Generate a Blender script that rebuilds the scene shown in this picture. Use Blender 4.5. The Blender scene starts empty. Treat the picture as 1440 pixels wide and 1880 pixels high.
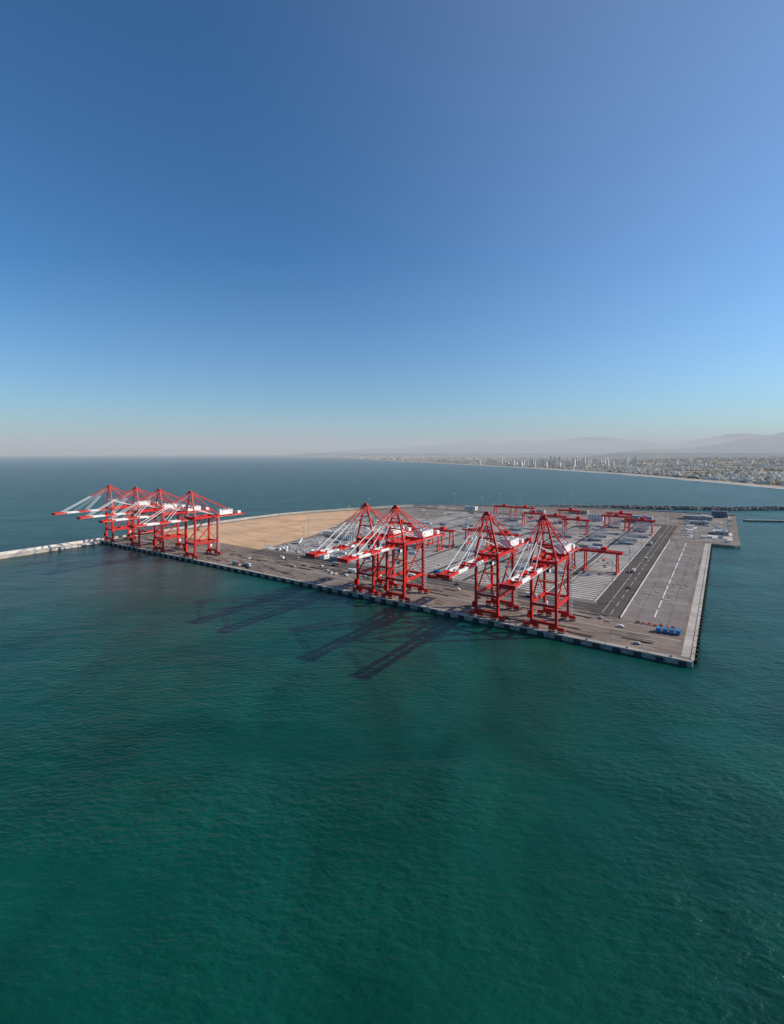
import bpy, math, random
from mathutils import Vector, Matrix, noise
random.seed(7)
S=bpy.context.scene
S.view_settings.view_transform='Standard'; S.view_settings.look='None'; S.view_settings.exposure=0
COL=S.collection
# ------------------------------------------------ port frame
C0=(175.6,284.7); UX,UY=-0.826,0.5635; VX,VY=0.5635,0.826
ROT=math.atan2(-0.5635,0.826)
DZ=3.0
def P(u,v,z=0.0): return (C0[0]+u*UX+v*VX, C0[1]+u*UY+v*VY, z)
# ------------------------------------------------ materials
def mat(name,col,rough=0.7,metal=0.0,var=0.15,scale=0.3,detail=5,bump=0.0,col2=None,spec=0.3):
    m=bpy.data.materials.new(name); m.use_nodes=True
    nt=m.node_tree; b=nt.nodes['Principled BSDF']
    b.inputs['Roughness'].default_value=rough; b.inputs['Metallic'].default_value=metal
    b.inputs['Specular IOR Level'].default_value=spec
    g=nt.nodes.new('ShaderNodeNewGeometry')
    n=nt.nodes.new('ShaderNodeTexNoise'); n.inputs['Scale'].default_value=scale; n.inputs['Detail'].default_value=detail
    nt.links.new(g.outputs['Position'],n.inputs['Vector'])
    r=nt.nodes.new('ShaderNodeValToRGB')
    c2=col2 or tuple(min(1,c*(1+var)) for c in col); c1=tuple(c*(1-var) for c in col)
    r.color_ramp.elements[0].position=0.33; r.color_ramp.elements[0].color=(*c1,1)
    r.color_ramp.elements[1].position=0.67; r.color_ramp.elements[1].color=(*c2,1)
    nt.links.new(n.outputs['Fac'],r.inputs['Fac']); nt.links.new(r.outputs['Color'],b.inputs['Base Color'])
    if bump:
        bp=nt.nodes.new('ShaderNodeBump'); bp.inputs['Strength'].default_value=bump
        nt.links.new(n.outputs['Fac'],bp.inputs['Height']); nt.links.new(bp.outputs['Normal'],b.inputs['Normal'])
    return m
def stained(name,col,var=0.3,big=0.02,fine=0.4,rough=0.85):
    m=bpy.data.materials.new(name); m.use_nodes=True; nt=m.node_tree; b=nt.nodes['Principled BSDF']
    b.inputs['Roughness'].default_value=rough; b.inputs['Specular IOR Level'].default_value=0.2
    g=nt.nodes.new('ShaderNodeNewGeometry')
    mp=nt.nodes.new('ShaderNodeMapping'); mp.inputs['Rotation'].default_value=(0,0,-ROT)
    nt.links.new(g.outputs['Position'],mp.inputs['Vector'])
    n1=nt.nodes.new('ShaderNodeTexNoise'); n1.inputs['Scale'].default_value=big; n1.inputs['Detail'].default_value=6
    n2=nt.nodes.new('ShaderNodeTexNoise'); n2.inputs['Scale'].default_value=fine; n2.inputs['Detail'].default_value=4
    sc=nt.nodes.new('ShaderNodeMapping'); sc.inputs['Scale'].default_value=(0.25,1,1)
    nt.links.new(mp.outputs[0],sc.inputs[0])
    nt.links.new(mp.outputs[0],n1.inputs['Vector']); nt.links.new(sc.outputs[0],n2.inputs['Vector'])
    a=nt.nodes.new('ShaderNodeMath'); a.operation='ADD'; nt.links.new(n1.outputs['Fac'],a.inputs[0]); nt.links.new(n2.outputs['Fac'],a.inputs[1])
    r=nt.nodes.new('ShaderNodeMapRange'); r.inputs['From Min'].default_value=0.75; r.inputs['From Max'].default_value=1.25
    r.inputs['To Min'].default_value=1-var; r.inputs['To Max'].default_value=1+var
    nt.links.new(a.outputs[0],r.inputs['Value'])
    v=nt.nodes.new('ShaderNodeVectorMath'); v.operation='SCALE'; v.inputs[0].default_value=col
    nt.links.new(r.outputs[0],v.inputs['Scale']); nt.links.new(v.outputs[0],b.inputs['Base Color'])
    return m
M_red=mat('crane_red_paint',(0.60,0.022,0.014),0.45,0,0.18,0.25)
M_white=mat('white_paint',(0.76,0.75,0.72),0.5,0,0.1,0.3)
M_dark=mat('dark_steel',(0.04,0.04,0.045),0.6)
M_rub=mat('black_rubber',(0.02,0.02,0.022),0.8)
M_glass=mat('tinted_glass',(0.03,0.05,0.06),0.15,spec=0.6)
M_win=mat('window_glass',(0.12,0.15,0.17),0.3,spec=0.5)
M_conc=stained('pale_concrete',(0.43,0.385,0.335),0.22,0.05,0.5)
M_face=stained('quay_wall_concrete',(0.30,0.28,0.25),0.4,0.2,1.0)
M_apron=stained('apron_asphalt',(0.205,0.158,0.128),0.38,0.03,0.35)
M_road=stained('road_asphalt',(0.092,0.075,0.066),0.25,0.03,0.4)
M_yard=stained('yard_paving',(0.21,0.185,0.165),0.36,0.03,0.3)
M_res=stained('reserve_paving',(0.215,0.185,0.17),0.24,0.04,0.25)
M_strip=stained('concrete_beam_strip',(0.60,0.57,0.53),0.2,0.06,0.5)
M_sand=stained('compacted_sand',(0.60,0.38,0.225),0.2,0.02,0.12)
M_rock=mat('armour_rock',(0.20,0.185,0.165),0.9,0,0.5,0.4)
M_paint=mat('road_marking_paint',(0.7,0.69,0.66),0.7,0,0.15,0.4)
M_blue=mat('blue_paint',(0.03,0.19,0.40),0.5)
M_orange=mat('orange_paint',(0.50,0.09,0.04),0.6)
M_grey=mat('grey_cladding',(0.33,0.35,0.36),0.6)
M_dgrey=mat('dark_grey_cladding',(0.15,0.165,0.18),0.6)
M_steel=mat('galvanised_steel',(0.42,0.43,0.44),0.45,0.5)
M_tan=mat('tan_wall',(0.45,0.36,0.25),0.8)
# ------------------------------------------------ mesh builder
class MB:
    def __init__(s): s.v=[];s.f=[];s.m=[];s.mats=[]
    def mi(s,m):
        if m not in s.mats: s.mats.append(m)
        return s.mats.index(m)
    def add(s,vs,fs,m):
        o=len(s.v); k=s.mi(m); s.v+=[tuple(a) for a in vs]; s.f+=[tuple(i+o for i in f) for f in fs]; s.m+=[k]*len(fs)
    def box(s,c,d,m,rot=0.0):
        x,y,z=d[0]/2,d[1]/2,d[2]/2; cs,sn=math.cos(rot),math.sin(rot)
        vs=[]
        for a in(-x,x):
            for b in(-y,y):
                for e in(-z,z): vs.append((c[0]+a*cs-b*sn,c[1]+a*sn+b*cs,c[2]+e))
        s.add(vs,[(0,1,3,2),(4,6,7,5),(0,4,5,1),(2,3,7,6),(0,2,6,4),(1,5,7,3)],m)
    def beam(s,p,q,w,h,m,w2=None,h2=None):
        p=Vector(p);q=Vector(q);d=(q-p).normalized()
        up=Vector((0,0,1)) if abs(d.z)<0.95 else Vector((0,1,0))
        r=d.cross(up).normalized(); t=r.cross(d)
        w2=w2 or w;h2=h2 or h; vs=[]
        for c,a,b in((p,w/2,h/2),(q,w2/2,h2/2)):
            vs+=[c-r*a-t*b,c+r*a-t*b,c+r*a+t*b,c-r*a+t*b]
        s.add(vs,[(0,1,2,3),(7,6,5,4),(0,4,5,1),(1,5,6,2),(2,6,7,3),(3,7,4,0)],m)
    def tube(s,p,q,r,m,n=8,r2=None):
        p=Vector(p);q=Vector(q);d=(q-p).normalized()
        up=Vector((0,0,1)) if abs(d.z)<0.95 else Vector((0,1,0))
        a=d.cross(up).normalized(); b=a.cross(d); r2=r2 or r; vs=[]
        for c,rr in((p,r),(q,r2)):
            for i in range(n):
                t=2*math.pi*i/n; vs.append(c+a*rr*math.cos(t)+b*rr*math.sin(t))
        fs=[(i,(i+1)%n,n+(i+1)%n,n+i) for i in range(n)]+[tuple(range(n))[::-1],tuple(range(n,2*n))]
        s.add(vs,fs,m)
    def quad(s,pts,m): s.add(pts,[tuple(range(len(pts)))],m)
    def mesh(s,name):
        me=bpy.data.meshes.new(name); me.from_pydata(s.v,[],s.f)
        for m in s.mats: me.materials.append(m)
        me.polygons.foreach_set('material_index',s.m); me.update(); return me
    def obj(s,name,parent=None):
        o=bpy.data.objects.new(name,s.mesh(name)); COL.objects.link(o)
        if parent: o.parent=parent
        return o
def empty(name,loc,rot=0.0):
    e=bpy.data.objects.new(name,None); COL.objects.link(e); e.location=loc; e.rotation_euler=(0,0,rot); e.empty_display_size=2; return e
def inst(name,parts,loc,rot):
    e=empty(name,loc,rot)
    for n,me in parts:
        o=bpy.data.objects.new(n,me); COL.objects.link(o); o.parent=e
    return e
def uvrect(mb,u0,u1,v0,v1,z,m): mb.quad([P(u1,v0,z),P(u0,v0,z),P(u0,v1,z),P(u1,v1,z)],m)

# ------------------------------------------------ camera
cam=bpy.data.cameras.new('camera'); co=bpy.data.objects.new('camera',cam); COL.objects.link(co); S.camera=co
co.location=(0,0,125); co.rotation_euler=(math.radians(90),0,0)
cam.sensor_fit='HORIZONTAL'; cam.sensor_width=36; cam.lens=36*895/1440; cam.shift_y=-107/1440
cam.clip_start=1; cam.clip_end=400000
# ------------------------------------------------ light
SAZ=math.radians(84.5); SEL=math.radians(29.5)
sd=Vector((math.sin(SAZ)*math.cos(SEL),math.cos(SAZ)*math.cos(SEL),math.sin(SEL)))
w=bpy.data.worlds.new('World'); S.world=w; w.use_nodes=True; nt=w.node_tree
bg=nt.nodes['Background']; sky=nt.nodes.new('ShaderNodeTexSky'); sky.sky_type='NISHITA'; sky.sun_disc=False
sky.sun_elevation=SEL; sky.sun_rotation=SAZ; sky.air_density=1.0; sky.dust_density=0.5; sky.ozone_density=2.5; sky.altitude=100
tint=nt.nodes.new('ShaderNodeVectorMath'); tint.operation='MULTIPLY'; tint.inputs[1].default_value=(0.64,1.12,1.46)
nt.links.new(sky.outputs[0],tint.inputs[0])
geo=nt.nodes.new('ShaderNodeTexCoord'); dt=nt.nodes.new('ShaderNodeVectorMath'); dt.operation='DOT_PRODUCT'; dt.inputs[1].default_value=sd
nt.links.new(geo.outputs['Generated'],dt.inputs[0])
mr=nt.nodes.new('ShaderNodeMapRange'); mr.inputs['From Min'].default_value=0.05; mr.inputs['From Max'].default_value=1.0; mr.interpolation_type='SMOOTHSTEP'
nt.links.new(dt.outputs['Value'],mr.inputs['Value'])
gl=nt.nodes.new('ShaderNodeVectorMath'); gl.operation='SCALE'; gl.inputs[0].default_value=(1.1,0.95,0.8); nt.links.new(mr.outputs[0],gl.inputs['Scale'])
ad=nt.nodes.new('ShaderNodeVectorMath'); ad.operation='ADD'; nt.links.new(tint.outputs[0],ad.inputs[0]); nt.links.new(gl.outputs[0],ad.inputs[1])
nt.links.new(ad.outputs[0],bg.inputs['Color']); bg.inputs['Strength'].default_value=0.087
sl=bpy.data.lights.new('sun','SUN'); sl.energy=5.0; sl.angle=math.radians(0.5); sl.color=(1,0.90,0.77)
so=bpy.data.objects.new('sun',sl); COL.objects.link(so); so.rotation_euler=sd.to_track_quat('Z','Y').to_euler(); so.location=(300,0,400)
# ------------------------------------------------ sea
m=bpy.data.materials.new('sea_water'); m.use_nodes=True; nt=m.node_tree; b=nt.nodes['Principled BSDF']
b.inputs['Roughness'].default_value=0.27; b.inputs['IOR'].default_value=1.33; b.inputs['Specular IOR Level'].default_value=0.32
g=nt.nodes.new('ShaderNodeNewGeometry')
def nz(scale,detail,sx=1,sy=1,rz=0,dist=0):
    mp=nt.nodes.new('ShaderNodeMapping'); mp.inputs['Scale'].default_value=(sx,sy,1); mp.inputs['Rotation'].default_value=(0,0,rz)
    n=nt.nodes.new('ShaderNodeTexNoise'); n.inputs['Scale'].default_value=scale; n.inputs['Detail'].default_value=detail; n.inputs['Distortion'].default_value=dist
    nt.links.new(g.outputs['Position'],mp.inputs[0]); nt.links.new(mp.outputs[0],n.inputs['Vector']); return n
big=nz(0.018,7,1,0.6,0.5,0.9)
r=nt.nodes.new('ShaderNodeValToRGB'); e=r.color_ramp.elements
e[0].position=0.32; e[0].color=(0.0010,0.040,0.0275,1); e[1].position=0.72; e[1].color=(0.0028,0.074,0.051,1)
nt.links.new(big.outputs['Fac'],r.inputs['Fac'])
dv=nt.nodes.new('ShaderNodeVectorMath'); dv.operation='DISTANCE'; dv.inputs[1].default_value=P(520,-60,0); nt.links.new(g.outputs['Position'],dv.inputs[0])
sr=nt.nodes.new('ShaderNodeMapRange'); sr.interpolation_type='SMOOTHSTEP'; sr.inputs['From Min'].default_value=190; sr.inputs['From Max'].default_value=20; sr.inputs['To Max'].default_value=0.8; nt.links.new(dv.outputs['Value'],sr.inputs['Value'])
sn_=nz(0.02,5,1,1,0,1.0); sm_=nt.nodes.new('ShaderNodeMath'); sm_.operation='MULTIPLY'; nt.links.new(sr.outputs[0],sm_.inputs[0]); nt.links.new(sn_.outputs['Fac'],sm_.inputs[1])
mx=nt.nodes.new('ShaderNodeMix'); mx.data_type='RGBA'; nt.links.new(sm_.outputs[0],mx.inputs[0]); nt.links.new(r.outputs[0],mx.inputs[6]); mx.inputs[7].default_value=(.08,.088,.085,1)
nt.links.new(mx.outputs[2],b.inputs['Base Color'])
w1=nz(0.16,3,0.45,1,0.35,0.3); w2=nz(0.5,4,0.5,1,-0.5,0.2); w3=nz(0.035,3,1,0.5,0.2); w4=nz(0.02,2,0.4,1,-0.6,0.5)
wr=nt.nodes.new('ShaderNodeMapRange'); wr.inputs['From Min'].default_value=.35; wr.inputs['From Max'].default_value=.65; wr.inputs['To Min'].default_value=.4; wr.inputs['To Max'].default_value=1.3
nt.links.new(w4.outputs['Fac'],wr.inputs['Value'])
def mm_(op,a,bv,c=None):
    n=nt.nodes.new('ShaderNodeMath'); n.operation=op
    for i,x in enumerate((a,bv,c)):
        if x is None: continue
        if isinstance(x,(int,float)): n.inputs[i].default_value=x
        else: nt.links.new(x,n.inputs[i])
    return n.outputs[0]
rip=mm_('MULTIPLY',mm_('ADD',mm_('MULTIPLY',w1.outputs['Fac'],0.85),mm_('MULTIPLY',w2.outputs['Fac'],0.7)),wr.outputs[0])
hgt=mm_('MULTIPLY_ADD',w3.outputs['Fac'],1.0,rip)
bp=nt.nodes.new('ShaderNodeBump'); bp.inputs['Strength'].default_value=1.0; bp.inputs['Distance'].default_value=1.05
nt.links.new(hgt,bp.inputs['Height']); nt.links.new(bp.outputs[0],b.inputs['Normal'])
M_sea=m
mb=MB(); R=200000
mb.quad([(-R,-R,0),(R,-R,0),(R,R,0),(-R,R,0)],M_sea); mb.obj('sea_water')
# ------------------------------------------------ port platform
outline=[(0,0),(710,0),(713,60),(716,123),(724,203),(724,270),(719,335),(700,410),(664,492),(628,565),(586,637),(515,690),(434,727),(323,776),(218,812),(100,826),(-33,832),(-33,462),(-27,456),(0,456)]
mb=MB(); n=len(outline)
top=[P(u,v,DZ) for u,v in outline]; bot=[P(u,v,-12) for u,v in outline]
mb.add(top,[tuple(range(n))[::-1]],M_apron)
mb.add(top+bot,[(i,(i+1)%n,n+(i+1)%n,n+i) for i in range(n)],M_face)
mb.obj('port_terminal_ground')
mb=MB()
mb.quad([P(u,v,DZ+0.02) for u,v in [(474,84),(488,187),(530,300),(612,458),(634,505),(652,470),(684,405),(703,330),(708,270),(708,203),(700,125),(697,84)]][::-1],M_sand)
mb.obj('sand_fill_area')
mb=MB()
mb.quad([P(u,v,DZ+0.02) for u,v in [(70,86),(470,86),(482,187),(522,300),(602,458),(570,600),(430,690),(320,735),(70,735)]][::-1],M_yard)
mb.obj('container_yard_pavement')
mb=MB()
for k in range(11):
    u0=74+41*k; v=96; vmax=590 if k<9 else 470
    while v<vmax:
        if not(190+k*7%60<v%260<206+k*7%60):
            if not (u0+31>470 and v<170+ (u0-470)*2.2): uvrect(mb,u0+1,u0+30,v,v+1.9,DZ+0.045,M_strip)
        v+=6.6
    if u0<470:
        for du in(-1.5,32.2): uvrect(mb,u0+du,u0+du+1.0,92,vmax+8,DZ+0.045,M_strip)
mb.obj('container_stack_foundations')
mb=MB()
uvrect(mb,49.5,70,60,620,DZ+0.03,M_road)
uvrect(mb,70,470,64,85,DZ+0.03,M_road)
for k in range(9):
    uvrect(mb,74+41*k-6.5,74+41*k-2.2,92,600,DZ+0.035,M_road)
uvrect(mb,70,560,602,622,DZ+0.04,M_road)
uvrect(mb,-20,45,470,820,DZ+0.03,M_yard)
uvrect(mb,60,440,640,700,DZ+0.035,M_res)
uvrect(mb,90,350,705,760,DZ+0.035,M_apron)
mb.obj('port_road')
mb=MB(); uvrect(mb,9,47,58,452,DZ+0.03,M_res)
for v in range(70,452,24):
    uvrect(mb,9,47,v,v+0.3,DZ+0.05,M_road)
for uu in(18,38): uvrect(mb,uu,uu+0.3,58,452,DZ+0.052,M_road)
mb.obj('reserve_pavement')
mb=MB(); random.seed(31); zz=DZ+0.062
for i in range(70):
    u=random.uniform(10,43); v=random.uniform(62,440); uvrect(mb,u,u+random.uniform(1,4),v,v+random.uniform(3,16),zz,random.choice([M_yard,M_res,M_apron])); zz+=.004
for i in range(110):
    u=random.uniform(50,690); v=random.uniform(37,60); a=random.uniform(3,22); 
    uvrect(mb,u,u+a,v,min(61,v+random.uniform(.6,5)),zz,random.choice([M_road,M_road,M_yard,M_apron])); zz+=.004
for i in range(60):
    u=random.uniform(15,690); v=random.uniform(7,30); uvrect(mb,u,u+random.uniform(3,26),v,v+random.uniform(.5,3),zz,random.choice([M_road,M_apron,M_yard])); zz+=.004
mb.obj('asphalt_repair_patches')
mb=MB()
random.seed(3)
uvrect(mb,0.05,6.2,7,455,DZ+0.03,M_conc)
v=75
while v<440:
    L=random.uniform(15,40); uvrect(mb,27,28.2,v,v+L,DZ+0.40,M_strip); v+=L+random.uniform(2,9)
for v in(130,215,290,350,405): uvrect(mb,22,27,v,v+1.5,DZ+0.40,M_strip)
mb.obj('drainage_channel')
mb=MB()
for vv in(3.6,34.2): uvrect(mb,8,706,vv-0.9,vv+0.9,DZ+0.03,M_conc)
for vv in(3.6,34.2): uvrect(mb,8,706,vv-0.12,vv+0.12,DZ+0.06,M_dark)
mb.obj('crane_rail')
mb=MB()
for vv in(10,15,20,25,46,52):
    u=20
    while u<700:
        L=9 if vv in(15,20,25) else 40
        uvrect(mb,u,u+L,vv,vv+0.22,DZ+0.03,M_paint); u+=L+(9 if L==9 else 3)
for uu in(56,62): 
    v=66
    while v<600: uvrect(mb,uu,uu+0.3,v,v+(14 if uu==56 else 55),DZ+0.06,M_paint); v+=(24 if uu==56 else 56)
for vv in(70,79): uvrect(mb,75,465,vv,vv+0.3,DZ+0.06,M_paint)
mb.obj('road_markings')
mb=MB(); random.seed(11)
zz=DZ+0.07
for i in range(90):
    u=random.uniform(60,560); v=random.uniform(500,700) if i%3 else random.uniform(88,440)
    if i%3==0: u=random.uniform(435,478)+ (v>187)*(v-187)*0.42
    if u>590: continue
    a=random.uniform(6,24); c=random.uniform(3,10)
    uvrect(mb,u,u+a,v,v+c,zz,random.choice([M_conc,M_strip,M_strip,M_yard])); zz+=0.004
for i in range(44):
    u=random.uniform(-28,40); v=random.uniform(475,800); uvrect(mb,u,u+random.uniform(4,14),v,v+random.uniform(6,30),zz,random.choice([M_conc,M_yard,M_strip])); zz+=0.004
mb.obj('concrete_pavement_patches')
# construction materials scattered over the unfinished yard
mb=MB(); random.seed(77)
for i in range(520):
    if i%2: u=random.uniform(76,470); v=random.uniform(88,620)
    else:
        v=random.uniform(90,430); u=random.uniform(400,476)+(v>187)*(v-187)*.42
    c=P(u,v,DZ+.5); a=random.uniform(1,5)
    mb.box((c[0],c[1],DZ+.55),(a,random.uniform(.8,2.4),random.uniform(.5,1.0)),random.choice([M_white,M_conc,M_grey,M_dgrey,M_steel,M_tan,M_blue if i%7==0 else M_grey]),ROT+random.choice([0,0,1.57,random.uniform(-.4,.4)]))
mb.obj('construction_material_piles')
# cope beam, fenders
mb=MB()
u=0.0
while u<705:
    mb.box(P(u+5.8,0.55,DZ+0.05),(11.0,1.7,0.75),M_conc,ROT); u+=12
v=2.0
while v<452:
    mb.box(P(0.3,v+5.8,DZ+0.05),(1.7,11.0,0.75),M_conc,ROT); v+=12
mb.obj('quay_cope_beam')
mb=MB(); u=5
while u<705:
    mb.box(P(u,-0.75,1.3),(3.8,1.5,3.0),M_rub,ROT); mb.box(P(u,-1.6,1.2),(3.0,0.3,2.6),M_dark,ROT); u+=12
v=8
while v<452:
    mb.box(P(-1.0,v,1.3),(2.0,2.2,3.0),M_rub,ROT); v+=8
mb.obj('quay_fenders')
mb=MB(); u=11
while u<705:
    a=P(u,0.6,DZ+0.42); mb.tube(a,(a[0],a[1],a[2]+0.6),0.35,M_dark); mb.tube((a[0],a[1],a[2]+0.6),(a[0],a[1],a[2]+0.85),0.55,M_dark); u+=24
mb.obj('mooring_bollards')
mb=MB()
for v in range(60,455,6): mb.box(P(48.3,v+2.9,DZ+0.55),(0.5,5.5,1.1),M_strip,ROT)
mb.obj('concrete_barrier_wall')
arc=outline[1:17]
def ribbon(mb,pts,w,z0,z1,m,off=0):
    for (a,b) in zip(pts[:-1],pts[1:]):
        p=Vector(P(a[0],a[1],0)); q=Vector(P(b[0],b[1],0)); d=(q-p).normalized(); nrm=Vector((-d.y,d.x,0))
        p=p+nrm*off; q=q+nrm*off; c=(p+q)/2; L=(q-p).length+w*0.2
        mb.box((c.x,c.y,(z0+z1)/2),(L,w,z1-z0),m,math.atan2(d.y,d.x))
cen=(350,400)
def inset(pts,k):
    out=[]
    for i,p in enumerate(pts):
        a=Vector(pts[max(0,i-1)]); b=Vector(pts[min(len(pts)-1,i+1)]); d=(b-a).normalized(); nn=Vector((-d.y,d.x))
        if nn.dot(Vector(cen)-Vector(p))<0: nn=-nn
        out.append((p[0]+nn.x*k,p[1]+nn.y*k))
    return out
mb=MB(); ribbon(mb,inset(arc,2.5),1.6,0,6.2,M_conc); mb.obj('seawall')
mb=MB(); a=inset(arc,5); b2=inset(arc,13)
for i in range(len(arc)-1): mb.quad([P(*a[i],DZ+0.5),P(*a[i+1],DZ+0.5),P(*b2[i+1],DZ+0.5),P(*b2[i],DZ+0.5)],M_conc)
mb.obj('perimeter_road')
def rocks(name,pts,w,n,rs,ztop,off=0):
    mb=MB(); random.seed(len(pts)*7+n)
    W=[Vector(p) for p in pts]; L=[(W[i+1]-W[i]).length for i in range(len(W)-1)]; T=sum(L)
    for i in range(n):
        t=random.uniform(0,T); k=0
        while k<len(L)-1 and t>L[k]: t-=L[k];k+=1
        d=(W[k+1]-W[k]).normalized(); nn=Vector((-d.y,d.x)); o=random.uniform(-1,1)
        p=W[k]+d*t+nn*(o*w/2+off); z=ztop*(1-abs(o))-0.3; r=rs*random.uniform(0.6,1.4)
        q=Matrix.Rotation(random.uniform(0,6),3,Vector((random.random(),random.random(),random.random()+.1)).normalized())
        vs=[]
        for x in(-1,1):
            for y in(-1,1):
                for zc in(-1,1):
                    vv=q@Vector((x*random.uniform(.6,1),y*random.uniform(.6,1),zc*random.uniform(.5,.9)))*r; vs.append((p.x+vv.x,p.y+vv.y,z+vv.z))
        mb.add(vs,[(0,1,3,2),(4,6,7,5),(0,4,5,1),(2,3,7,6),(0,2,6,4),(1,5,7,3)],M_rock)
    return mb.obj(name)
outp=[P(*p)[:2] for p in inset(arc,-5)]
rocks('seawall_armour_rocks',outp,12,2600,1.9,3.2)
mb=MB()
bw=[(708,2),(704,-60),(700,-120),(697,-260),(690,-480)]
ribbon(mb,bw,11,-8,3.2,M_conc)
mb2=[(p[0]+4.2,p[1]) for p in bw]; ribbon(mb,mb2,1.8,3.2,6.4,M_strip)
for i in range(60):
    v=-4-8*i; uu=708-0.045*(-v)*0.9
    mb.box(P(uu-6.2,v,1.6),(1.6,5.6,2.9),M_strip,ROT)
    mb.box(P(uu-1,v,3.35),(5.0,7.2,0.35),M_strip,ROT)
mb.obj('breakwater')
rocks('breakwater_armour_rocks',[P(p[0]+9,p[1])[:2] for p in bw],13,1100,1.9,3.6)
far=[(240,1128),(420,1128),(560,1122),(745,1090),(905,1100),(1250,1120),(1420,1135)]
mb=MB()
for a_,b_ in zip(far[:-1],far[1:]):
    p=Vector(a_);q=Vector(b_);d=(q-p).normalized();c=(p+q)/2
    mb.box((c.x,c.y,0),((q-p).length+2,16,7.0),M_rock,math.atan2(d.y,d.x))
    mb.box((c.x,c.y+4,4.5),((q-p).length+1,2.0,2.0),M_conc,math.atan2(d.y,d.x))
mb.obj('harbour_breakwater')
rocks('harbour_breakwater_rocks',far,30,2600,2.2,4.6)
mb=MB(); pr=[(655,905),(800,885),(1100,870)]
for a_,b_ in zip(pr[:-1],pr[1:]):
    p=Vector(a_);q=Vector(b_);d=(q-p).normalized();c=(p+q)/2
    mb.box((c.x,c.y,0.2),((q-p).length+2,7,4.0),M_rock,math.atan2(d.y,d.x)); mb.box((c.x,c.y,2.35),((q-p).length,5,0.3),M_conc,math.atan2(d.y,d.x))
mb.obj('harbour_pier')

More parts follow.
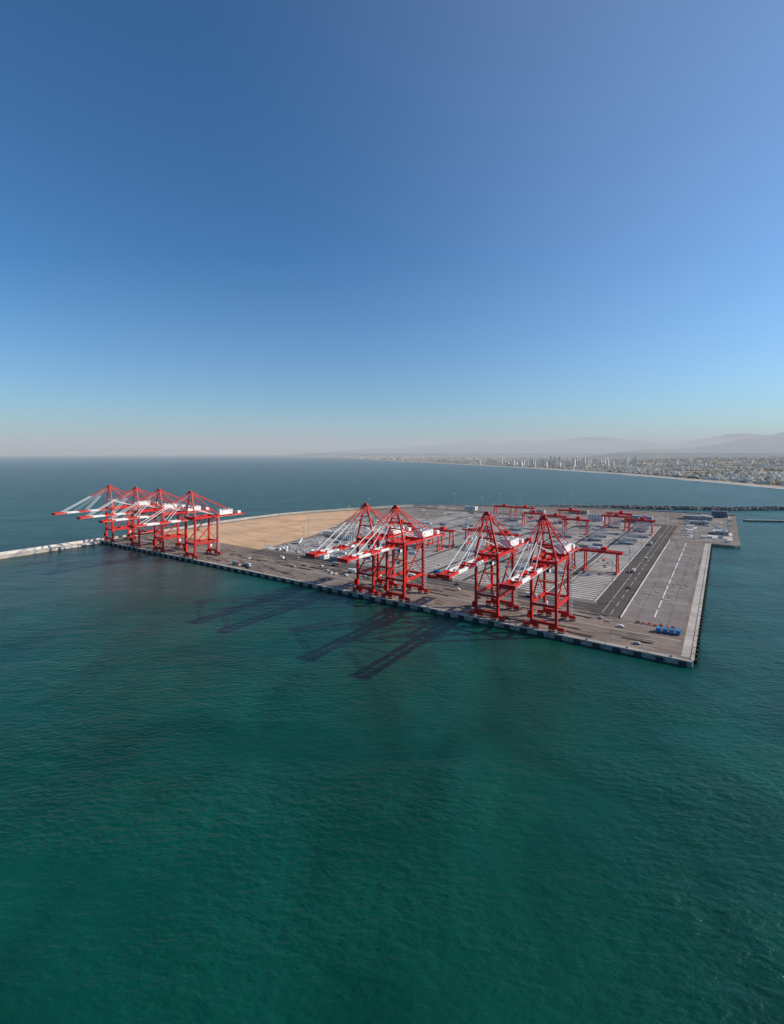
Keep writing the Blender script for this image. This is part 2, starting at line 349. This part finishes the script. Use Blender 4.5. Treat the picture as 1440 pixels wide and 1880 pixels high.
# ------------------------------------------------ STS crane meshes (x along quay, y inland, z from deck)
def crane_parts():
    out=[]
    X=8.6; G=30.5; HT=47.0
    m=MB()
    for x in(-X,X):
        for y in(0,G):
            m.beam((x,y,4.2),(x,y,HT+1.5),1.7,2.0,M_red)
    out.append(('legs',m.mesh('crane_legs')))
    m=MB()
    for y in(0,G):
        m.beam((-X+.9,y,5.0),(X-.9,y,5.0),1.5,2.0,M_red)
        m.beam((-X+.9,y,HT),(X-.9,y,HT),1.4,2.0,M_red)
    m.beam((-X+.9,0,17),(X-.9,0,17),1.3,1.7,M_red); m.beam((-X+.9,G,17),(X-.9,G,17),1.3,1.7,M_red)
    for x in(-X,X):
        m.beam((x,1.05,17),(x,G-1.05,17),1.4,2.1,M_red)
        m.beam((x,1.05,HT-0.1),(x,G-1.05,HT-0.1),1.2,1.7,M_red)
        m.tube((x,1,18.2),(x,G-1,HT-1.2),0.62,M_red); 
        m.tube((x,G-0.8,18.5),(x,G*0.52,31.8),0.35,M_red)
    out.append(('portal_frame',m.mesh('crane_portal_frame')))
    m=MB()
    for x in(-X,X):
        for y in(0,G):
            m.beam((x-5.2,y,3.1),(x+5.2,y,3.1),1.1,1.3,M_red)
            m.beam((x,y,3.2),(x,y,4.6),2.4,2.4,M_red)
            for s in(-1,1):
                m.beam((x+s*3.1-2.3,y,1.9),(x+s*3.1+2.3,y,1.9),1.0,1.0,M_red)
                m.beam((x+s*3.1,y,1.7),(x+s*3.1,y,2.8),1.2,1.0,M_red)
                for k in(-1.6,-0.5,0.6,1.7):
                    m.tube((x+s*3.1+k,y-.3,0.5),(x+s*3.1+k,y+.3,0.5),0.48,M_dark,10)
    out.append(('bogies',m.mesh('crane_bogies')))
    m=MB(); AP=76.5
    for x in(-1,1):
        m.beam((x*X,0,HT+1.4),(x*1.9,0,AP),1.25,1.35,M_red,0.9,1.0)
        m.tube((x*X,G,HT+1.2),(x*2.2,1.0,AP-1),0.5,M_red)
        m.beam((x*3.6,61,HT+1.3),(x*1.9,1.0,AP+0.3),0.5,0.6,M_red)
        m.tube((x*X*0.62,0.4,HT+11.5),(x*3.4,G-2,HT+1.6),0.3,M_white)
    m.beam((-2.8,0,AP+.4),(2.8,0,AP+.4),2.6,1.3,M_red)
    m.beam((-X*.62,0,HT+12.3),(X*.62,0,HT+12.3),0.9,1.0,M_red)
    m.beam((-X*.34,0,HT+20.8),(X*.34,0,HT+20.8),0.7,0.8,M_red)
    m.tube((-1.6,0,AP+1.9),(1.6,0,AP+1.9),0.9,M_red,10)
    for x in(-1,1): m.beam((x*1.6,0,AP+1.0),(x*1.6,0,AP+3.4),0.12,0.12,M_white)
    out.append(('apex_frame',m.mesh('crane_apex_frame')))
    m=MB(); ZG=45.2; Bx=3.3
    segs=[(-67,-54,M_red),(-54,-40,M_white),(-40,-26,M_red),(-26,-15,M_white),(-15,-3.2,M_red),(-2.8,30,M_red),(30,72,M_red)]
    for x in(-Bx,Bx):
        for y0,y1,mm in segs: m.beam((x,y0+.01,ZG),(x,y1-.01,ZG),1.25,2.3,mm)
    y=-63
    while y<70:
        m.beam((-Bx+.62,y,ZG),(Bx-.62,y,ZG),0.6,1.1,M_red); y+=7.5
    m.beam((-Bx-1.6,-67.8,ZG),(Bx+1.6,-67.8,ZG),1.8,2.7,M_red); m.beam((-Bx-1.4,72.8,ZG),(Bx+1.4,72.8,ZG),1.6,2.5,M_red)
    for s in(-1,1):
        m.beam((s*(Bx+1.3),-66,ZG-.5),(s*(Bx+1.3),71,ZG-.5),0.9,0.12,M_steel)
        for zz in(0.1,0.65): m.beam((s*(Bx+1.75),-66,ZG-.5+zz),(s*(Bx+1.75),71,ZG-.5+zz),0.07,0.07,M_white)
        y=-66
        while y<71: m.beam((s*(Bx+1.75),y,ZG-.5),(s*(Bx+1.75),y,ZG+.2),0.07,0.07,M_white); y+=4.5
    out.append(('boom',m.mesh('crane_boom')))
    m=MB()
    for s in(-1,1):
        for yt,w_ in((-30,0.46),(-59,0.46)):
            a=Vector((s*2.3,-0.6,AP+.2)); bq=Vector((s*Bx,yt,ZG+1.3))
            mid=a.lerp(bq,0.4); m.beam(a,mid,w_,0.55,M_red); m.beam(mid,bq,w_,0.55,M_white)
            m.beam(bq-Vector((0,0,1.0)),bq+Vector((0,0,.6)),0.7,1.4,M_red)
        a=Vector((s*1.4,-0.4,AP-.4)); m.beam(a,(s*Bx,-44,ZG+1.3),0.16,0.16,M_white)
    out.append(('forestays',m.mesh('crane_forestays')))
    m=MB(); 
    m.box((0,46,ZG+4.6),(9.0,19,5.6),M_white); m.box((0,46,ZG+7.55),(9.6,19.6,0.3),M_grey); m.box((0,46,ZG+1.55),(10.5,21,0.3),M_red)
    for k in(-6,0,6): m.box((0,46+k,ZG+8.1),(2.2,2.2,0.9),M_white)
    for s in(-1,1):
        for k in(-6,6): m.box((s*4.53,46+k,ZG+5),(0.06,1.2,1.0),M_glass)
    m.box((2.6,66,ZG+2.9),(3.2,4.4,3.2),M_white)
    out.append(('machinery_house',m.mesh('crane_machinery_house')))
    m=MB(); yT=8
    m.box((0,yT,ZG-1.9),(8.6,6.5,1.1),M_red); m.box((2.2,yT-4.6,ZG-4.2),(2.6,2.9,2.9),M_white); m.box((2.2,yT-6.07,ZG-4.3),(2.2,0.06,2.0),M_glass)
    for s in(-1,1):
        m.beam((s*2,yT,ZG-2.4),(s*2,yT,ZG-13),0.08,0.08,M_dark)
    m.box((0,yT,ZG-13.4),(12.0,2.2,0.9),M_orange)
    out.append(('trolley_cab',m.mesh('crane_trolley')))
    m=MB()
    x=X+1.9
    for z in range(5,47,3): m.box((x,G,z),(1.9,2.6,0.15),M_steel); m.beam((x-.7,G-1.1,z),(x+.7,G+1.1,z+2.9),0.5,0.12,M_steel)
    for a in(-.9,.9):
        for c in(-1.2,1.2): m.beam((x+a,G+c,4),(x+a,G+c,47),0.12,0.12,M_white)
    m.tube((-X-1.2,-.9,9.2),(-X-2.0,-.9,9.2),2.4,M_red,16)
    m.box((-X,G+2.4,9),(3,2.4,2.8),M_white)
    for s in(-1,1): m.box((s*X,0,HT+2.6),(3.4,4,0.2),M_steel); m.box((s*X,G,HT+2.6),(3.4,4,0.2),M_steel)
    m.box((0,2.2,17.9),(15,1.2,0.12),M_steel)
    out.append(('access_stairs',m.mesh('crane_stairs')))
    return out
CP=crane_parts()
for uc in(88,130,211.5,243,500,566,621,690):
    inst('ship_to_shore_crane',CP,P(uc,3.6,DZ),ROT)
# ------------------------------------------------ yard cranes
def armg_parts():
    out=[]; A=15.4; Hh=20
    m=MB()
    for s in(-1,1):
        for y in(-4.2,4.2):
            m.beam((s*A,y*1.35,2.2),(s*A,y,Hh),1.1,1.3,M_red)
        m.beam((s*A,-8.2,2.0),(s*A,8.2,2.0),1.1,1.4,M_red)
        m.beam((s*A,-4.4,11),(s*A,4.4,11),0.8,0.8,M_red)
        for y in(-7,-5,5,7): m.tube((s*A-.3,y,.55),(s*A+.3,y,.55),.55,M_dark,10)
        for y in(-6,6): m.beam((s*A,y,.9),(s*A,y,1.5),.9,3.4,M_red)
    out.append(('legs',m.mesh('yard_crane_legs')))
    m=MB()
    for y in(-3.6,3.6):
        m.beam((-20.5,y,Hh+1),(20.5,y,Hh+1),1.3,2.4,M_red)
        m.beam((-20.5,y*1.3,Hh+2.9),(20.5,y*1.3,Hh+2.9),.07,.07,M_white)
        for k in range(-20,21,5): m.beam((k,y*1.3,Hh+1.9),(k,y*1.3,Hh+2.9),.07,.07,M_white)
    for x in(-20,-10,10,20): m.beam((x,-3,Hh+1),(x,3,Hh+1),.8,1.6,M_red)
    out.append(('girder',m.mesh('yard_crane_girder')))
    m=MB()
    m.box((3,0,Hh+2.7),(7,9,.7),M_red); m.box((3,0,Hh+4.4),(5.2,5.5,2.7),M_red); m.box((-1.8,0,Hh+3.9),(1.8,3,1.8),M_white)
    for a in(-2,2): m.beam((3+a,0,Hh+2.3),(3+a,0,Hh-7),.08,.08,M_dark)
    m.box((3,0,Hh-7.3),(2.2,11,.7),M_orange); m.box((A-1.6,7,5),(1.6,3,2.8),M_white)
    out.append(('trolley',m.mesh('yard_crane_trolley')))
    return out
AP_=armg_parts()
for k,v in((0,205),(0,490),(1,196),(1,520),(2,441),(2,215),(3,467),(3,250),(3,560),(4,262),(4,483),(5,205),(5,236),(5,560),(6,222),(6,560),(7,262),(1,560)):
    inst('yard_gantry_crane',AP_,P(90+41*k,v,DZ),ROT)
# ------------------------------------------------ masts
m=MB(); m.tube((0,0,0),(0,0,34),0.42,M_steel,8,0.2); m.tube((0,0,33.6),(0,0,34.2),1.5,M_steel,12)
for i in range(8):
    t=i*math.pi/4; m.box((1.8*math.cos(t),1.8*math.sin(t),33.7),(.7,.7,.4),M_white,t)
m.tube((0,0,0),(0,0,1.0),.9,M_conc)
ME=m.mesh('floodlight_mast')
for u,v in [(60,96),(60,180),(60,265),(60,350),(60,440),(60,530),(60,620),(154,88),(236,88),(318,88),(400,88),(154,608),(236,608),(318,608),(400,608),(480,640),(462,160),(505,300),(560,430),(154,300),(236,380),(318,330),(154,440),(318,470),(20,480),(20,600),(-20,540),(-20,700),(20,760),(120,790),(260,760),(400,700),(400,220),(236,190)]:
    o=bpy.data.objects.new('floodlight_mast',ME); COL.objects.link(o); o.location=P(u,v,DZ)
# ------------------------------------------------ vehicles
def car_mesh(body):
    m=MB(); prof=[(-2.2,.45),(-2.25,.95),(-1.5,1.05),(-.9,1.5),(.9,1.52),(1.6,1.0),(2.2,.85),(2.25,.45)]
    def ext(pr,w,mm):
        n=len(pr); vs=[(p[0],-w,p[1]) for p in pr]+[(p[0],w,p[1]) for p in pr]
        m.add(vs,[tuple(range(n)),tuple(range(n,2*n))[::-1]]+[(i,n+i,n+(i+1)%n,(i+1)%n) for i in range(n)],mm)
    ext(prof,.88,body); ext([(-1.35,1.02),(-.85,1.42),(.82,1.44),(1.4,1.02)],.9,M_glass)
    for x in(-1.35,1.4):
        for s in(-1,1): m.tube((x,s*.72,.34),(x,s*.93,.34),.34,M_rub,12)
    return m.mesh('car')
def truck_mesh(cab,load):
    m=MB(); m.box((0,0,.95),(9.5,1.0,.3),M_dark); m.box((3.7,0,2.0),(2.0,2.4,2.3),cab); m.box((4.72,0,2.5),(.06,2.1,.9),M_glass)
    m.box((3.7,0,3.3),(1.6,2.2,.3),cab)
    m.box((-1.3,0,2.4),(7.4,2.45,2.5),load)
    for x in(-4,-2.8,-1.6,3.4):
        for s in(-1,1): m.tube((x,s*.85,.5),(x,s*1.25,.5),.5,M_rub,12)
    return m.mesh('truck')
cars=[car_mesh(M_white),car_mesh(M_grey),car_mesh(M_white),car_mesh(M_dark)]
random.seed(5)
spots=[(314,40),(318,43),(309,41),(303,45),(297,42),(326,46),(420,10),(405,9),(280,50),(60,52),(148,53),(156,47),(344,58),(368,40),(440,40),(56,150),(60,300),(31,12),(182,60),(190,74),(262,74),(395,74),(45,40),(540,60),(560,48)]
for i,(u,v) in enumerate(spots):
    o=bpy.data.objects.new('parked_car',cars[i%4]); COL.objects.link(o); o.location=P(u,v,DZ+.07); o.rotation_euler=(0,0,ROT+random.choice([0,math.pi,math.pi/2])+random.uniform(-.1,.1))
tr=[truck_mesh(M_white,M_white),truck_mesh(M_white,M_grey),truck_mesh(M_orange,M_grey)]
for i,(u,v,rr) in enumerate([(300,56,0),(412,14,0),(334,70,0),(120,75,0),(62,220,1.57),(428,12,0.1),(240,74,0),(66,400,1.57)]):
    o=bpy.data.objects.new('truck',tr[i%3]); COL.objects.link(o); o.location=P(u,v,DZ+.07); o.rotation_euler=(0,0,ROT+rr)
def cont_mesh(mm,L=12.2):
    m=MB(); m.box((0,0,1.35),(L-.2,2.3,2.45),mm)
    for x in(-L/2+.08,L/2-.08):
        for y in(-1.14,1.14): m.box((x,y,1.35),(.16,.16,2.7),mm)
    for y in(-1.14,1.14):
        for z in(.08,2.62): m.box((0,y,z),(L-.32,.15,.16),mm)
    k=-L/2+.5
    while k<L/2-.4:
        for s in(-1,1): m.box((k,s*1.17,1.35),(.16,.08,2.3),mm)
        k+=.42
    return m.mesh('container')
cb=cont_mesh(M_blue,6.1); cw=cont_mesh(M_white,6.1); cr=cont_mesh(M_orange); cg=cont_mesh(M_grey); cwl=cont_mesh(M_white)
cbs=cont_mesh(M_blue,5.0)
for i in range(4):
    o=bpy.data.objects.new('blue_container',cbs); COL.objects.link(o); o.location=P(22-i*3.9,45+i*0.5,DZ+.4); o.rotation_euler=(0,0,ROT+math.pi/2+random.uniform(-.08,.08))
def put(name,me,lst,rot):
    for u,v in lst:
        o=bpy.data.objects.new(name,me); COL.objects.link(o); o.location=P(u,v,DZ+.25); o.rotation_euler=(0,0,ROT+rot)
mb=MB(); random.seed(9)
for i in range(7):
    uu=36-i*3.6; c=P(uu,55.5+random.uniform(-1,1),DZ+.9)
    mb.box(c,(2.2,1.3,.8),random.choice([M_orange,M_dark,M_grey]),ROT+random.uniform(-.4,.4)); mb.beam((c[0]-.8,c[1],DZ+1.2),(c[0]+1.2,c[1]+.4,DZ+2.1),.3,.3,random.choice([M_orange,M_white]))
mb.obj('stored_lifting_gear')
put('site_office_container',cw,[(452,96),(452,102),(452,108),(440,96),(462,140),(470,150),(478,160),(300,62),(410,62)],0)
put('site_office_container',cw,[(10,500),(2,506),(-12,520),(30,505),(-20,600),(-5,620),(8,640),(-22,660),(-18,480),(35,560),(30,590),(-24,740),(12,700),(40,690)],0)
put('shipping_container',cr,[(235,84),(221,84)],0); put('shipping_container',cg,[(205,84),(100,590),(140,596),(180,592)],0)
random.seed(55)
for me_ in (cwl,cg):
    put('shipping_container',me_,[(88+41*random.randint(0,8)+random.choice([-6,7]),random.choice([118,151,171,300,330,350,380,400,455,540,575])+random.choice([0,3.3])) for i in range(22)],0)
put('blue_container',cb,[(222,100),(228,104),(216,103)],0)
mb=MB()
for i in range(14):
    for j in range(3):
        a=P(420+i*4.6,196+j*5+i*1.2,DZ); mb.tube(a,(a[0],a[1],a[2]+4.0),1.6,M_grey,12); mb.tube((a[0],a[1],a[2]+4),(a[0],a[1],a[2]+4.2),1.2,M_dark,12)
mb.obj('stored_concrete_piles')
m=MB()
for i in range(7):
    for s in(-1,1):
        for y in(-5,5): m.beam((i*3-9,y if s>0 else y+1.6,0),(i*3-9,y if s>0 else y+1.6,12),.18,.18,M_steel)
for z in(3,6,9,12):
    for y in(-4.2,5.8): m.box((0,y,z),(19,1.8,.15),M_steel)
m.box((0,-4.2,1.3),(18,1.2,2.2),M_grey)
RK=m.mesh('reefer_rack')
for u,v in[(94,545),(94,515),(135,535),(176,520),(217,540),(258,545),(299,520),(94,420),(135,430),(94,390),(135,395),(176,400),(217,410),(258,420),(299,400),(340,420),(340,520)]:
    o=bpy.data.objects.new('reefer_rack',RK); COL.objects.link(o); o.location=P(u,v,DZ+.04); o.rotation_euler=(0,0,ROT)
# ------------------------------------------------ port buildings
def building(name,u,v,w,d,h,wall,roof=M_grey,floors=2):
    e=empty(name,P(u,v,DZ),ROT)
    m=MB(); m.box((0,0,h/2),(w,d,h),wall); m.obj('walls',e)
    m=MB(); m.box((0,0,h+.2),(w+.8,d+.8,.4),roof)
    for s in(-1,1): m.box((s*(w/2+.25),0,h+.7),(.3,d+.8,.6),wall); m.box((0,s*(d/2+.25),h+.7),(w+.2,.3,.6),wall)
    m.box((w*.2,0,h+1.1),(w*.15,d*.3,1.4),M_steel); m.obj('roof',e)
    m=MB(); n=max(2,int(w/5))
    for f in range(floors):
        z=h*(f+.55)/floors
        for i in range(n):
            for s in(-1,1): m.box((-w/2+(i+.5)*w/n,s*(d/2+.03),z),(w/n*.4,.08,h/floors*.32),M_win)
        for s in(-1,1): m.box((s*(w/2+.03),0,z),(.08,d*.5,h/floors*.32),M_win)
    m.obj('windows',e)
    m=MB(); m.box((0,-d/2-.06,1.2),(1.6,.1,2.3),M_dark); m.obj('door',e)
building('site_office_building',378,92,22,9,6.5,M_white); building('site_office_building',352,90,12,8,4,M_grey,floors=1)
building('workshop_building',110,640,40,18,10,M_grey,floors=1); building('gate_building',179,616,26,12,10,M_white,floors=2)
building('control_tower_building',-8,795,26,14,11,M_dgrey,M_grey,floors=3); building('warehouse',25,735,46,22,6,M_conc,floors=1)
building('control_tower_building',-14,812,9,9,17,M_dgrey,M_grey,floors=5)
building('substation_building',300,655,30,14,7,M_conc,floors=1); building('substation_building',440,640,24,12,7,M_white,floors=1)
building('warehouse',-12,560,18,30,5,M_conc,floors=1); building('workshop_building',20,660,28,16,5,M_conc,floors=1)
building('substation_building',230,700,36,12,7,M_tan,floors=1)

# ------------------------------------------------ coast, city, hills
coast=[(1300,-3000),(1330,0),(1390,1000),(1406,1748),(1421,2194),(1413,2944),(1250,3995),(875,5594),(-205,9323),(-2143,15982),(-11000,37000),(-40000,100000)]
def xc(Y):
    for (x0,y0),(x1,y1) in zip(coast[:-1],coast[1:]):
        if Y<=y1:
            t=(Y-y0)/(y1-y0); return x0+(x1-x0)*t
    return coast[-1][0]
def sm(x,a,b): t=max(0,min(1,(x-a)/(b-a))); return t*t*(3-2*t)
def hz(X,Y):
    t=X-xc(Y)
    h=2.2+ 8*sm(t,20,400)+ 95*sm(t,600,4200)*sm(9500-Y,0,6000) + 18*sm(t,2000,9000)
    h+= 9*sm(t,200,1200)*noise.noise(Vector((X/700,Y/700,0)))*1.6
    return h
Ys=[-3000,-1500,-500,0,400,700,1000,1250]+[1450+i*120 for i in range(60)]
y=8800
while y<100000: y*=1.05; Ys.append(y)
Ts=[0,15,30,60,100,160,240,340,460,600,760,950,1150,1400,1700,2050,2450,2900,3400,4000,4700,5500,6500,8000,10000,14000,20000,30000,50000,90000,150000]
V=[];F=[]
for Y in Ys:
    x0=xc(Y)+6*noise.noise(Vector((Y/90,0,0)))
    for T in Ts: X=x0+T; V.append((X,Y,(hz(X,Y) if T>0 else -1.0)))
nT=len(Ts)
for i in range(len(Ys)-1):
    for j in range(nT-1): a=i*nT+j; F.append((a,a+1,a+nT+1,a+nT))
me=bpy.data.meshes.new('coastal_land'); me.from_pydata(V,[],F)
for p in me.polygons: p.use_smooth=True
m=bpy.data.materials.new('coastal_land'); m.use_nodes=True; nt=m.node_tree; b=nt.nodes['Principled BSDF']; b.inputs['Roughness'].default_value=.9; b.inputs['Specular IOR Level'].default_value=.1
g=nt.nodes.new('ShaderNodeNewGeometry')
n1=nt.nodes.new('ShaderNodeTexNoise'); n1.inputs['Scale'].default_value=0.0035; n1.inputs['Detail'].default_value=8
nt.links.new(g.outputs['Position'],n1.inputs['Vector'])
r=nt.nodes.new('ShaderNodeValToRGB'); e=r.color_ramp.elements
e[0].position=.36; e[0].color=(.07,.08,.04,1); e[1].position=.60; e[1].color=(.46,.36,.22,1)
x=e.new(.45); x.color=(.20,.17,.11,1); x=e.new(.52); x.color=(.36,.29,.20,1)
nt.links.new(n1.outputs['Fac'],r.inputs['Fac']); nt.links.new(r.outputs[0],b.inputs['Base Color'])
me.materials.append(m)
o=bpy.data.objects.new('coastal_land',me); COL.objects.link(o)
M_beach=mat('beach_sand',(0.50,0.42,0.32),.9,0,.1,.01)
M_surf=mat('surf_foam',(0.62,0.66,0.66),.8,0,.15,.02)
def strip(name,t0,t1,z0,z1,mm,j=0,Y0=1500,Y1=16000,gap=False):
    mb=MB(); Y=Y0
    while Y<Y1:
        d=30*(1+Y/3000); 
        a=xc(Y);c=xc(Y+d)
        q=noise.noise(Vector((Y/220,j,0)))
        if not gap or q>-0.15:
            e1=noise.noise(Vector((Y/80,j+3,0)))*8*j; e2=noise.noise(Vector(((Y+d)/80,j+3,0)))*8*j
            mb.quad([(a+t0+e1,Y,z0),(a+t1+e1,Y,z1),(c+t1+e2,Y+d,z1),(c+t0+e2,Y+d,z0)],mm)
        Y+=d
    mb.obj(name)
strip('beach',-8,36,0.1,5.0,M_beach)
strip('surf_foam',-22,-6,.12,.14,M_surf,1); strip('surf_foam',-60,-52,.12,.14,M_surf,1.6,2200,9000,True)
# city
mcity=bpy.data.materials.new('city_facades'); mcity.use_nodes=True; nt=mcity.node_tree; b=nt.nodes['Principled BSDF']; b.inputs['Roughness'].default_value=.8
at=nt.nodes.new('ShaderNodeAttribute'); at.attribute_name='tone'
g=nt.nodes.new('ShaderNodeNewGeometry'); sx=nt.nodes.new('ShaderNodeSeparateXYZ'); nt.links.new(g.outputs['Position'],sx.inputs[0])
def M_(op,a,bv=None,cv=None):
    n=nt.nodes.new('ShaderNodeMath'); n.operation=op
    for i,x in enumerate((a,bv,cv)):
        if x is None: continue
        if isinstance(x,(int,float)): n.inputs[i].default_value=x
        else: nt.links.new(x,n.inputs[i])
    return n.outputs[0]
fz=M_('GREATER_THAN',M_('FRACT',M_('DIVIDE',sx.outputs[2],3.2)),.58)
fx=M_('GREATER_THAN',M_('FRACT',M_('DIVIDE',M_('ADD',sx.outputs[0],sx.outputs[1]),4.2)),.5)
sn=nt.nodes.new('ShaderNodeSeparateXYZ'); nt.links.new(g.outputs['Normal'],sn.inputs[0])
wall=M_('LESS_THAN',M_('ABSOLUTE',sn.outputs[2]),.5)
win=M_('MULTIPLY',M_('MULTIPLY',fz,fx),wall)
mx=nt.nodes.new('ShaderNodeMix'); mx.data_type='RGBA'; nt.links.new(win,mx.inputs[0]); nt.links.new(at.outputs['Color'],mx.inputs[6]); mx.inputs[7].default_value=(.10,.11,.12,1)
nt.links.new(mx.outputs[2],b.inputs['Base Color'])
random.seed(21)
CV=[];CF=[];CC=[]
def cbox(x,y,z,w,d,h,r,col):
    o=len(CV); cs,sn_=math.cos(r),math.sin(r)
    for a in(-w/2,w/2):
        for bb in(-d/2,d/2):
            for e in(-8,h): CV.append((x+a*cs-bb*sn_,y+a*sn_+bb*cs,z+e))
    for f in((4,6,7,5),(0,1,3,2),(0,4,5,1),(2,3,7,6),(1,5,7,3)): CF.append(tuple(i+o for i in f)); CC.append(col)
pal=[(.76,.74,.70),(.70,.66,.59),(.62,.56,.47),(.80,.79,.77),(.66,.62,.56),(.56,.48,.37),(.70,.62,.48)]
palr=[(.42,.22,.15),(.6,.5,.34),(.66,.54,.36)]
def bld(X,Y,w,d,h,r,tower=False):
    col=random.choice(pal) if random.random()<.85 else random.choice(palr)
    if tower: col=random.choice([pal[0],pal[3],pal[4],pal[3]])
    z=hz(X,Y); cbox(X,Y,z,w,d,h,r,col)
    if h>9: cbox(X+random.uniform(-.2,.2)*w*.5,Y,z+h,w*.35,d*.4,3.2+ (h>40)*3,r,tuple(c*.9 for c in col))
cnt=0
while cnt<11500:
    Y=1500*math.exp(random.random()*2.25); X=xc(Y)+60+ (random.random()**1.15)*(700+Y*0.95)
    if X/Y>1.15: continue
    dn=noise.noise(Vector((X/420,Y/420,5)))
    if dn<-0.14+random.uniform(-.2,.2): continue
    w_=random.uniform(9,22); d_=random.uniform(9,18); h=random.choice([6,6,7,8,9,10,12,15])*random.uniform(.8,1.2)
    if Y<3200 and random.random()<.10: w_*=2.2;d_*=1.8;h=7
    if dn>.25 and Y>2600: h*=1.4
    bld(X,Y,w_,d_,h,random.choice([.2,.2,.5,-.3])+random.choice([0,math.pi/2])); cnt+=1
for cx,cy,sp,nn,h0,h1 in((1350,4700,420,18,34,66),(1650,4600,400,24,38,75),(2150,5000,520,20,42,85),(1150,5600,420,8,20,38),(2600,4500,650,8,25,45),(-150,9900,500,4,20,35),(1700,6400,900,8,30,60),(2700,3600,600,4,18,32),(-3400,22000,1200,6,50,110),(-7600,27000,500,5,80,160)):
    for i in range(nn):
        X=random.gauss(cx,sp*.6);Y=random.gauss(cy,sp*.7)
        if X<xc(Y)+70: X=xc(Y)+70+random.random()*150
        s=random.uniform(14,20)*(1 if cy<15000 else 2.2); h=random.uniform(h0,h1)
        bld(X,Y,s,s*random.uniform(.7,1.1),h,random.uniform(0,1.5),True)
for i in range(600):
    Y=random.uniform(9500,34000); X=xc(Y)+120+random.random()**2*2500
    bld(X,Y,random.uniform(40,110),random.uniform(30,80),random.uniform(8,26),random.uniform(0,1.5))
me=bpy.data.meshes.new('distant_city_buildings'); me.from_pydata(CV,[],CF); me.materials.append(mcity)
at_=me.attributes.new('tone','FLOAT_COLOR','FACE')
flat=[]
for c in CC: flat+=[c[0],c[1],c[2],1]
at_.data.foreach_set('color',flat); me.update()
o=bpy.data.objects.new('distant_city_buildings',me); COL.objects.link(o)
M_tree=mat('distant_foliage',(.07,.09,.04),.9,0,.4,.02)
mb=MB(); random.seed(4); k=0
while k<3200:
    Y=1500*math.exp(random.random()*1.7); X=xc(Y)+50+(random.random()**1.2)*(500+Y*.8)
    if X/Y>1.1 or noise.noise(Vector((X/260,Y/260,9)))<.05: continue
    z=hz(X,Y); R_=random.uniform(3.5,7.5); vs=[]
    n=7
    vs.append((X,Y,z+R_*1.5))
    for rr,zz in((.65,1.25),(1,.75),(.7,.3)):
        for i in range(n):
            t=2*math.pi*i/n; q=R_*rr*random.uniform(.7,1.25); vs.append((X+q*math.cos(t),Y+q*math.sin(t),z+R_*zz*random.uniform(.85,1.15)))
    fs=[(0,1+i,1+(i+1)%n) for i in range(n)]
    for L in range(2):
        for i in range(n): a=1+L*n+i; c=1+L*n+(i+1)%n; fs.append((a,a+n,c+n,c))
    mb.add(vs,fs,M_tree); k+=1
mb.obj('distant_trees')
M_hill=mat('hill_scrub',(.17,.16,.12),.95,0,.25,.002)
def hills(name,x0,x1,y0,y1,fn,nx=140,ny=14):
    V=[];F=[]
    for j in range(ny+1):
        ty=j/ny; Y=y0+(y1-y0)*ty
        for i in range(nx+1):
            X=(x0+(x1-x0)*i/nx)*(Y/((y0+y1)/2)); r_=X/Y
            env=max(0,math.sin(math.pi*ty))**.8
            nn=noise.fractal(Vector((X/3500,Y/3500,1)),1.0,2.0,6)
            V.append((X,Y,max(-5,fn(r_)*env*(1+.35*nn)+(-5 if env<1e-3 else 0))))
    for j in range(ny):
        for i in range(nx): a=j*(nx+1)+i; F.append((a,a+1,a+nx+2,a+nx+1))
    me=bpy.data.meshes.new(name); me.from_pydata(V,[],F); me.materials.append(M_hill)
    for p in me.polygons: p.use_smooth=True
    o=bpy.data.objects.new(name,me); COL.objects.link(o)
hills('hills',3500,20000,12500,17000,lambda r:280*sm(r,.36,.55)+430*sm(r,.58,.85)+200*sm(r,.85,1.3))
hills('hills',-9000,34000,23000,31000,lambda r:460*sm(r,-.3,.05)+400*sm(r,.0,.25)+120*sm(r,.4,.8))
# ------------------------------------------------ atmosphere: thin air low down, denser haze layer above
def air(name,z0,z1,dens,col,y0=1400):
    mh=bpy.data.materials.new(name); mh.use_nodes=True; nt=mh.node_tree; nt.nodes.remove(nt.nodes['Principled BSDF'])
    vs=nt.nodes.new('ShaderNodeVolumeScatter'); vs.inputs['Color'].default_value=(*col,1); vs.inputs['Density'].default_value=dens; vs.inputs['Anisotropy'].default_value=0.0
    nt.links.new(vs.outputs[0],nt.nodes['Material Output'].inputs['Volume'])
    mb=MB(); mb.box((0,y0+60000,(z0+z1)/2),(260000,120000,z1-z0),mh); mb.obj('haze')
air('low_haze',-10,134,1/16000,(.83,.88,1.0))
air('haze_layer',135,700,1/8500,(.77,.84,1.0))
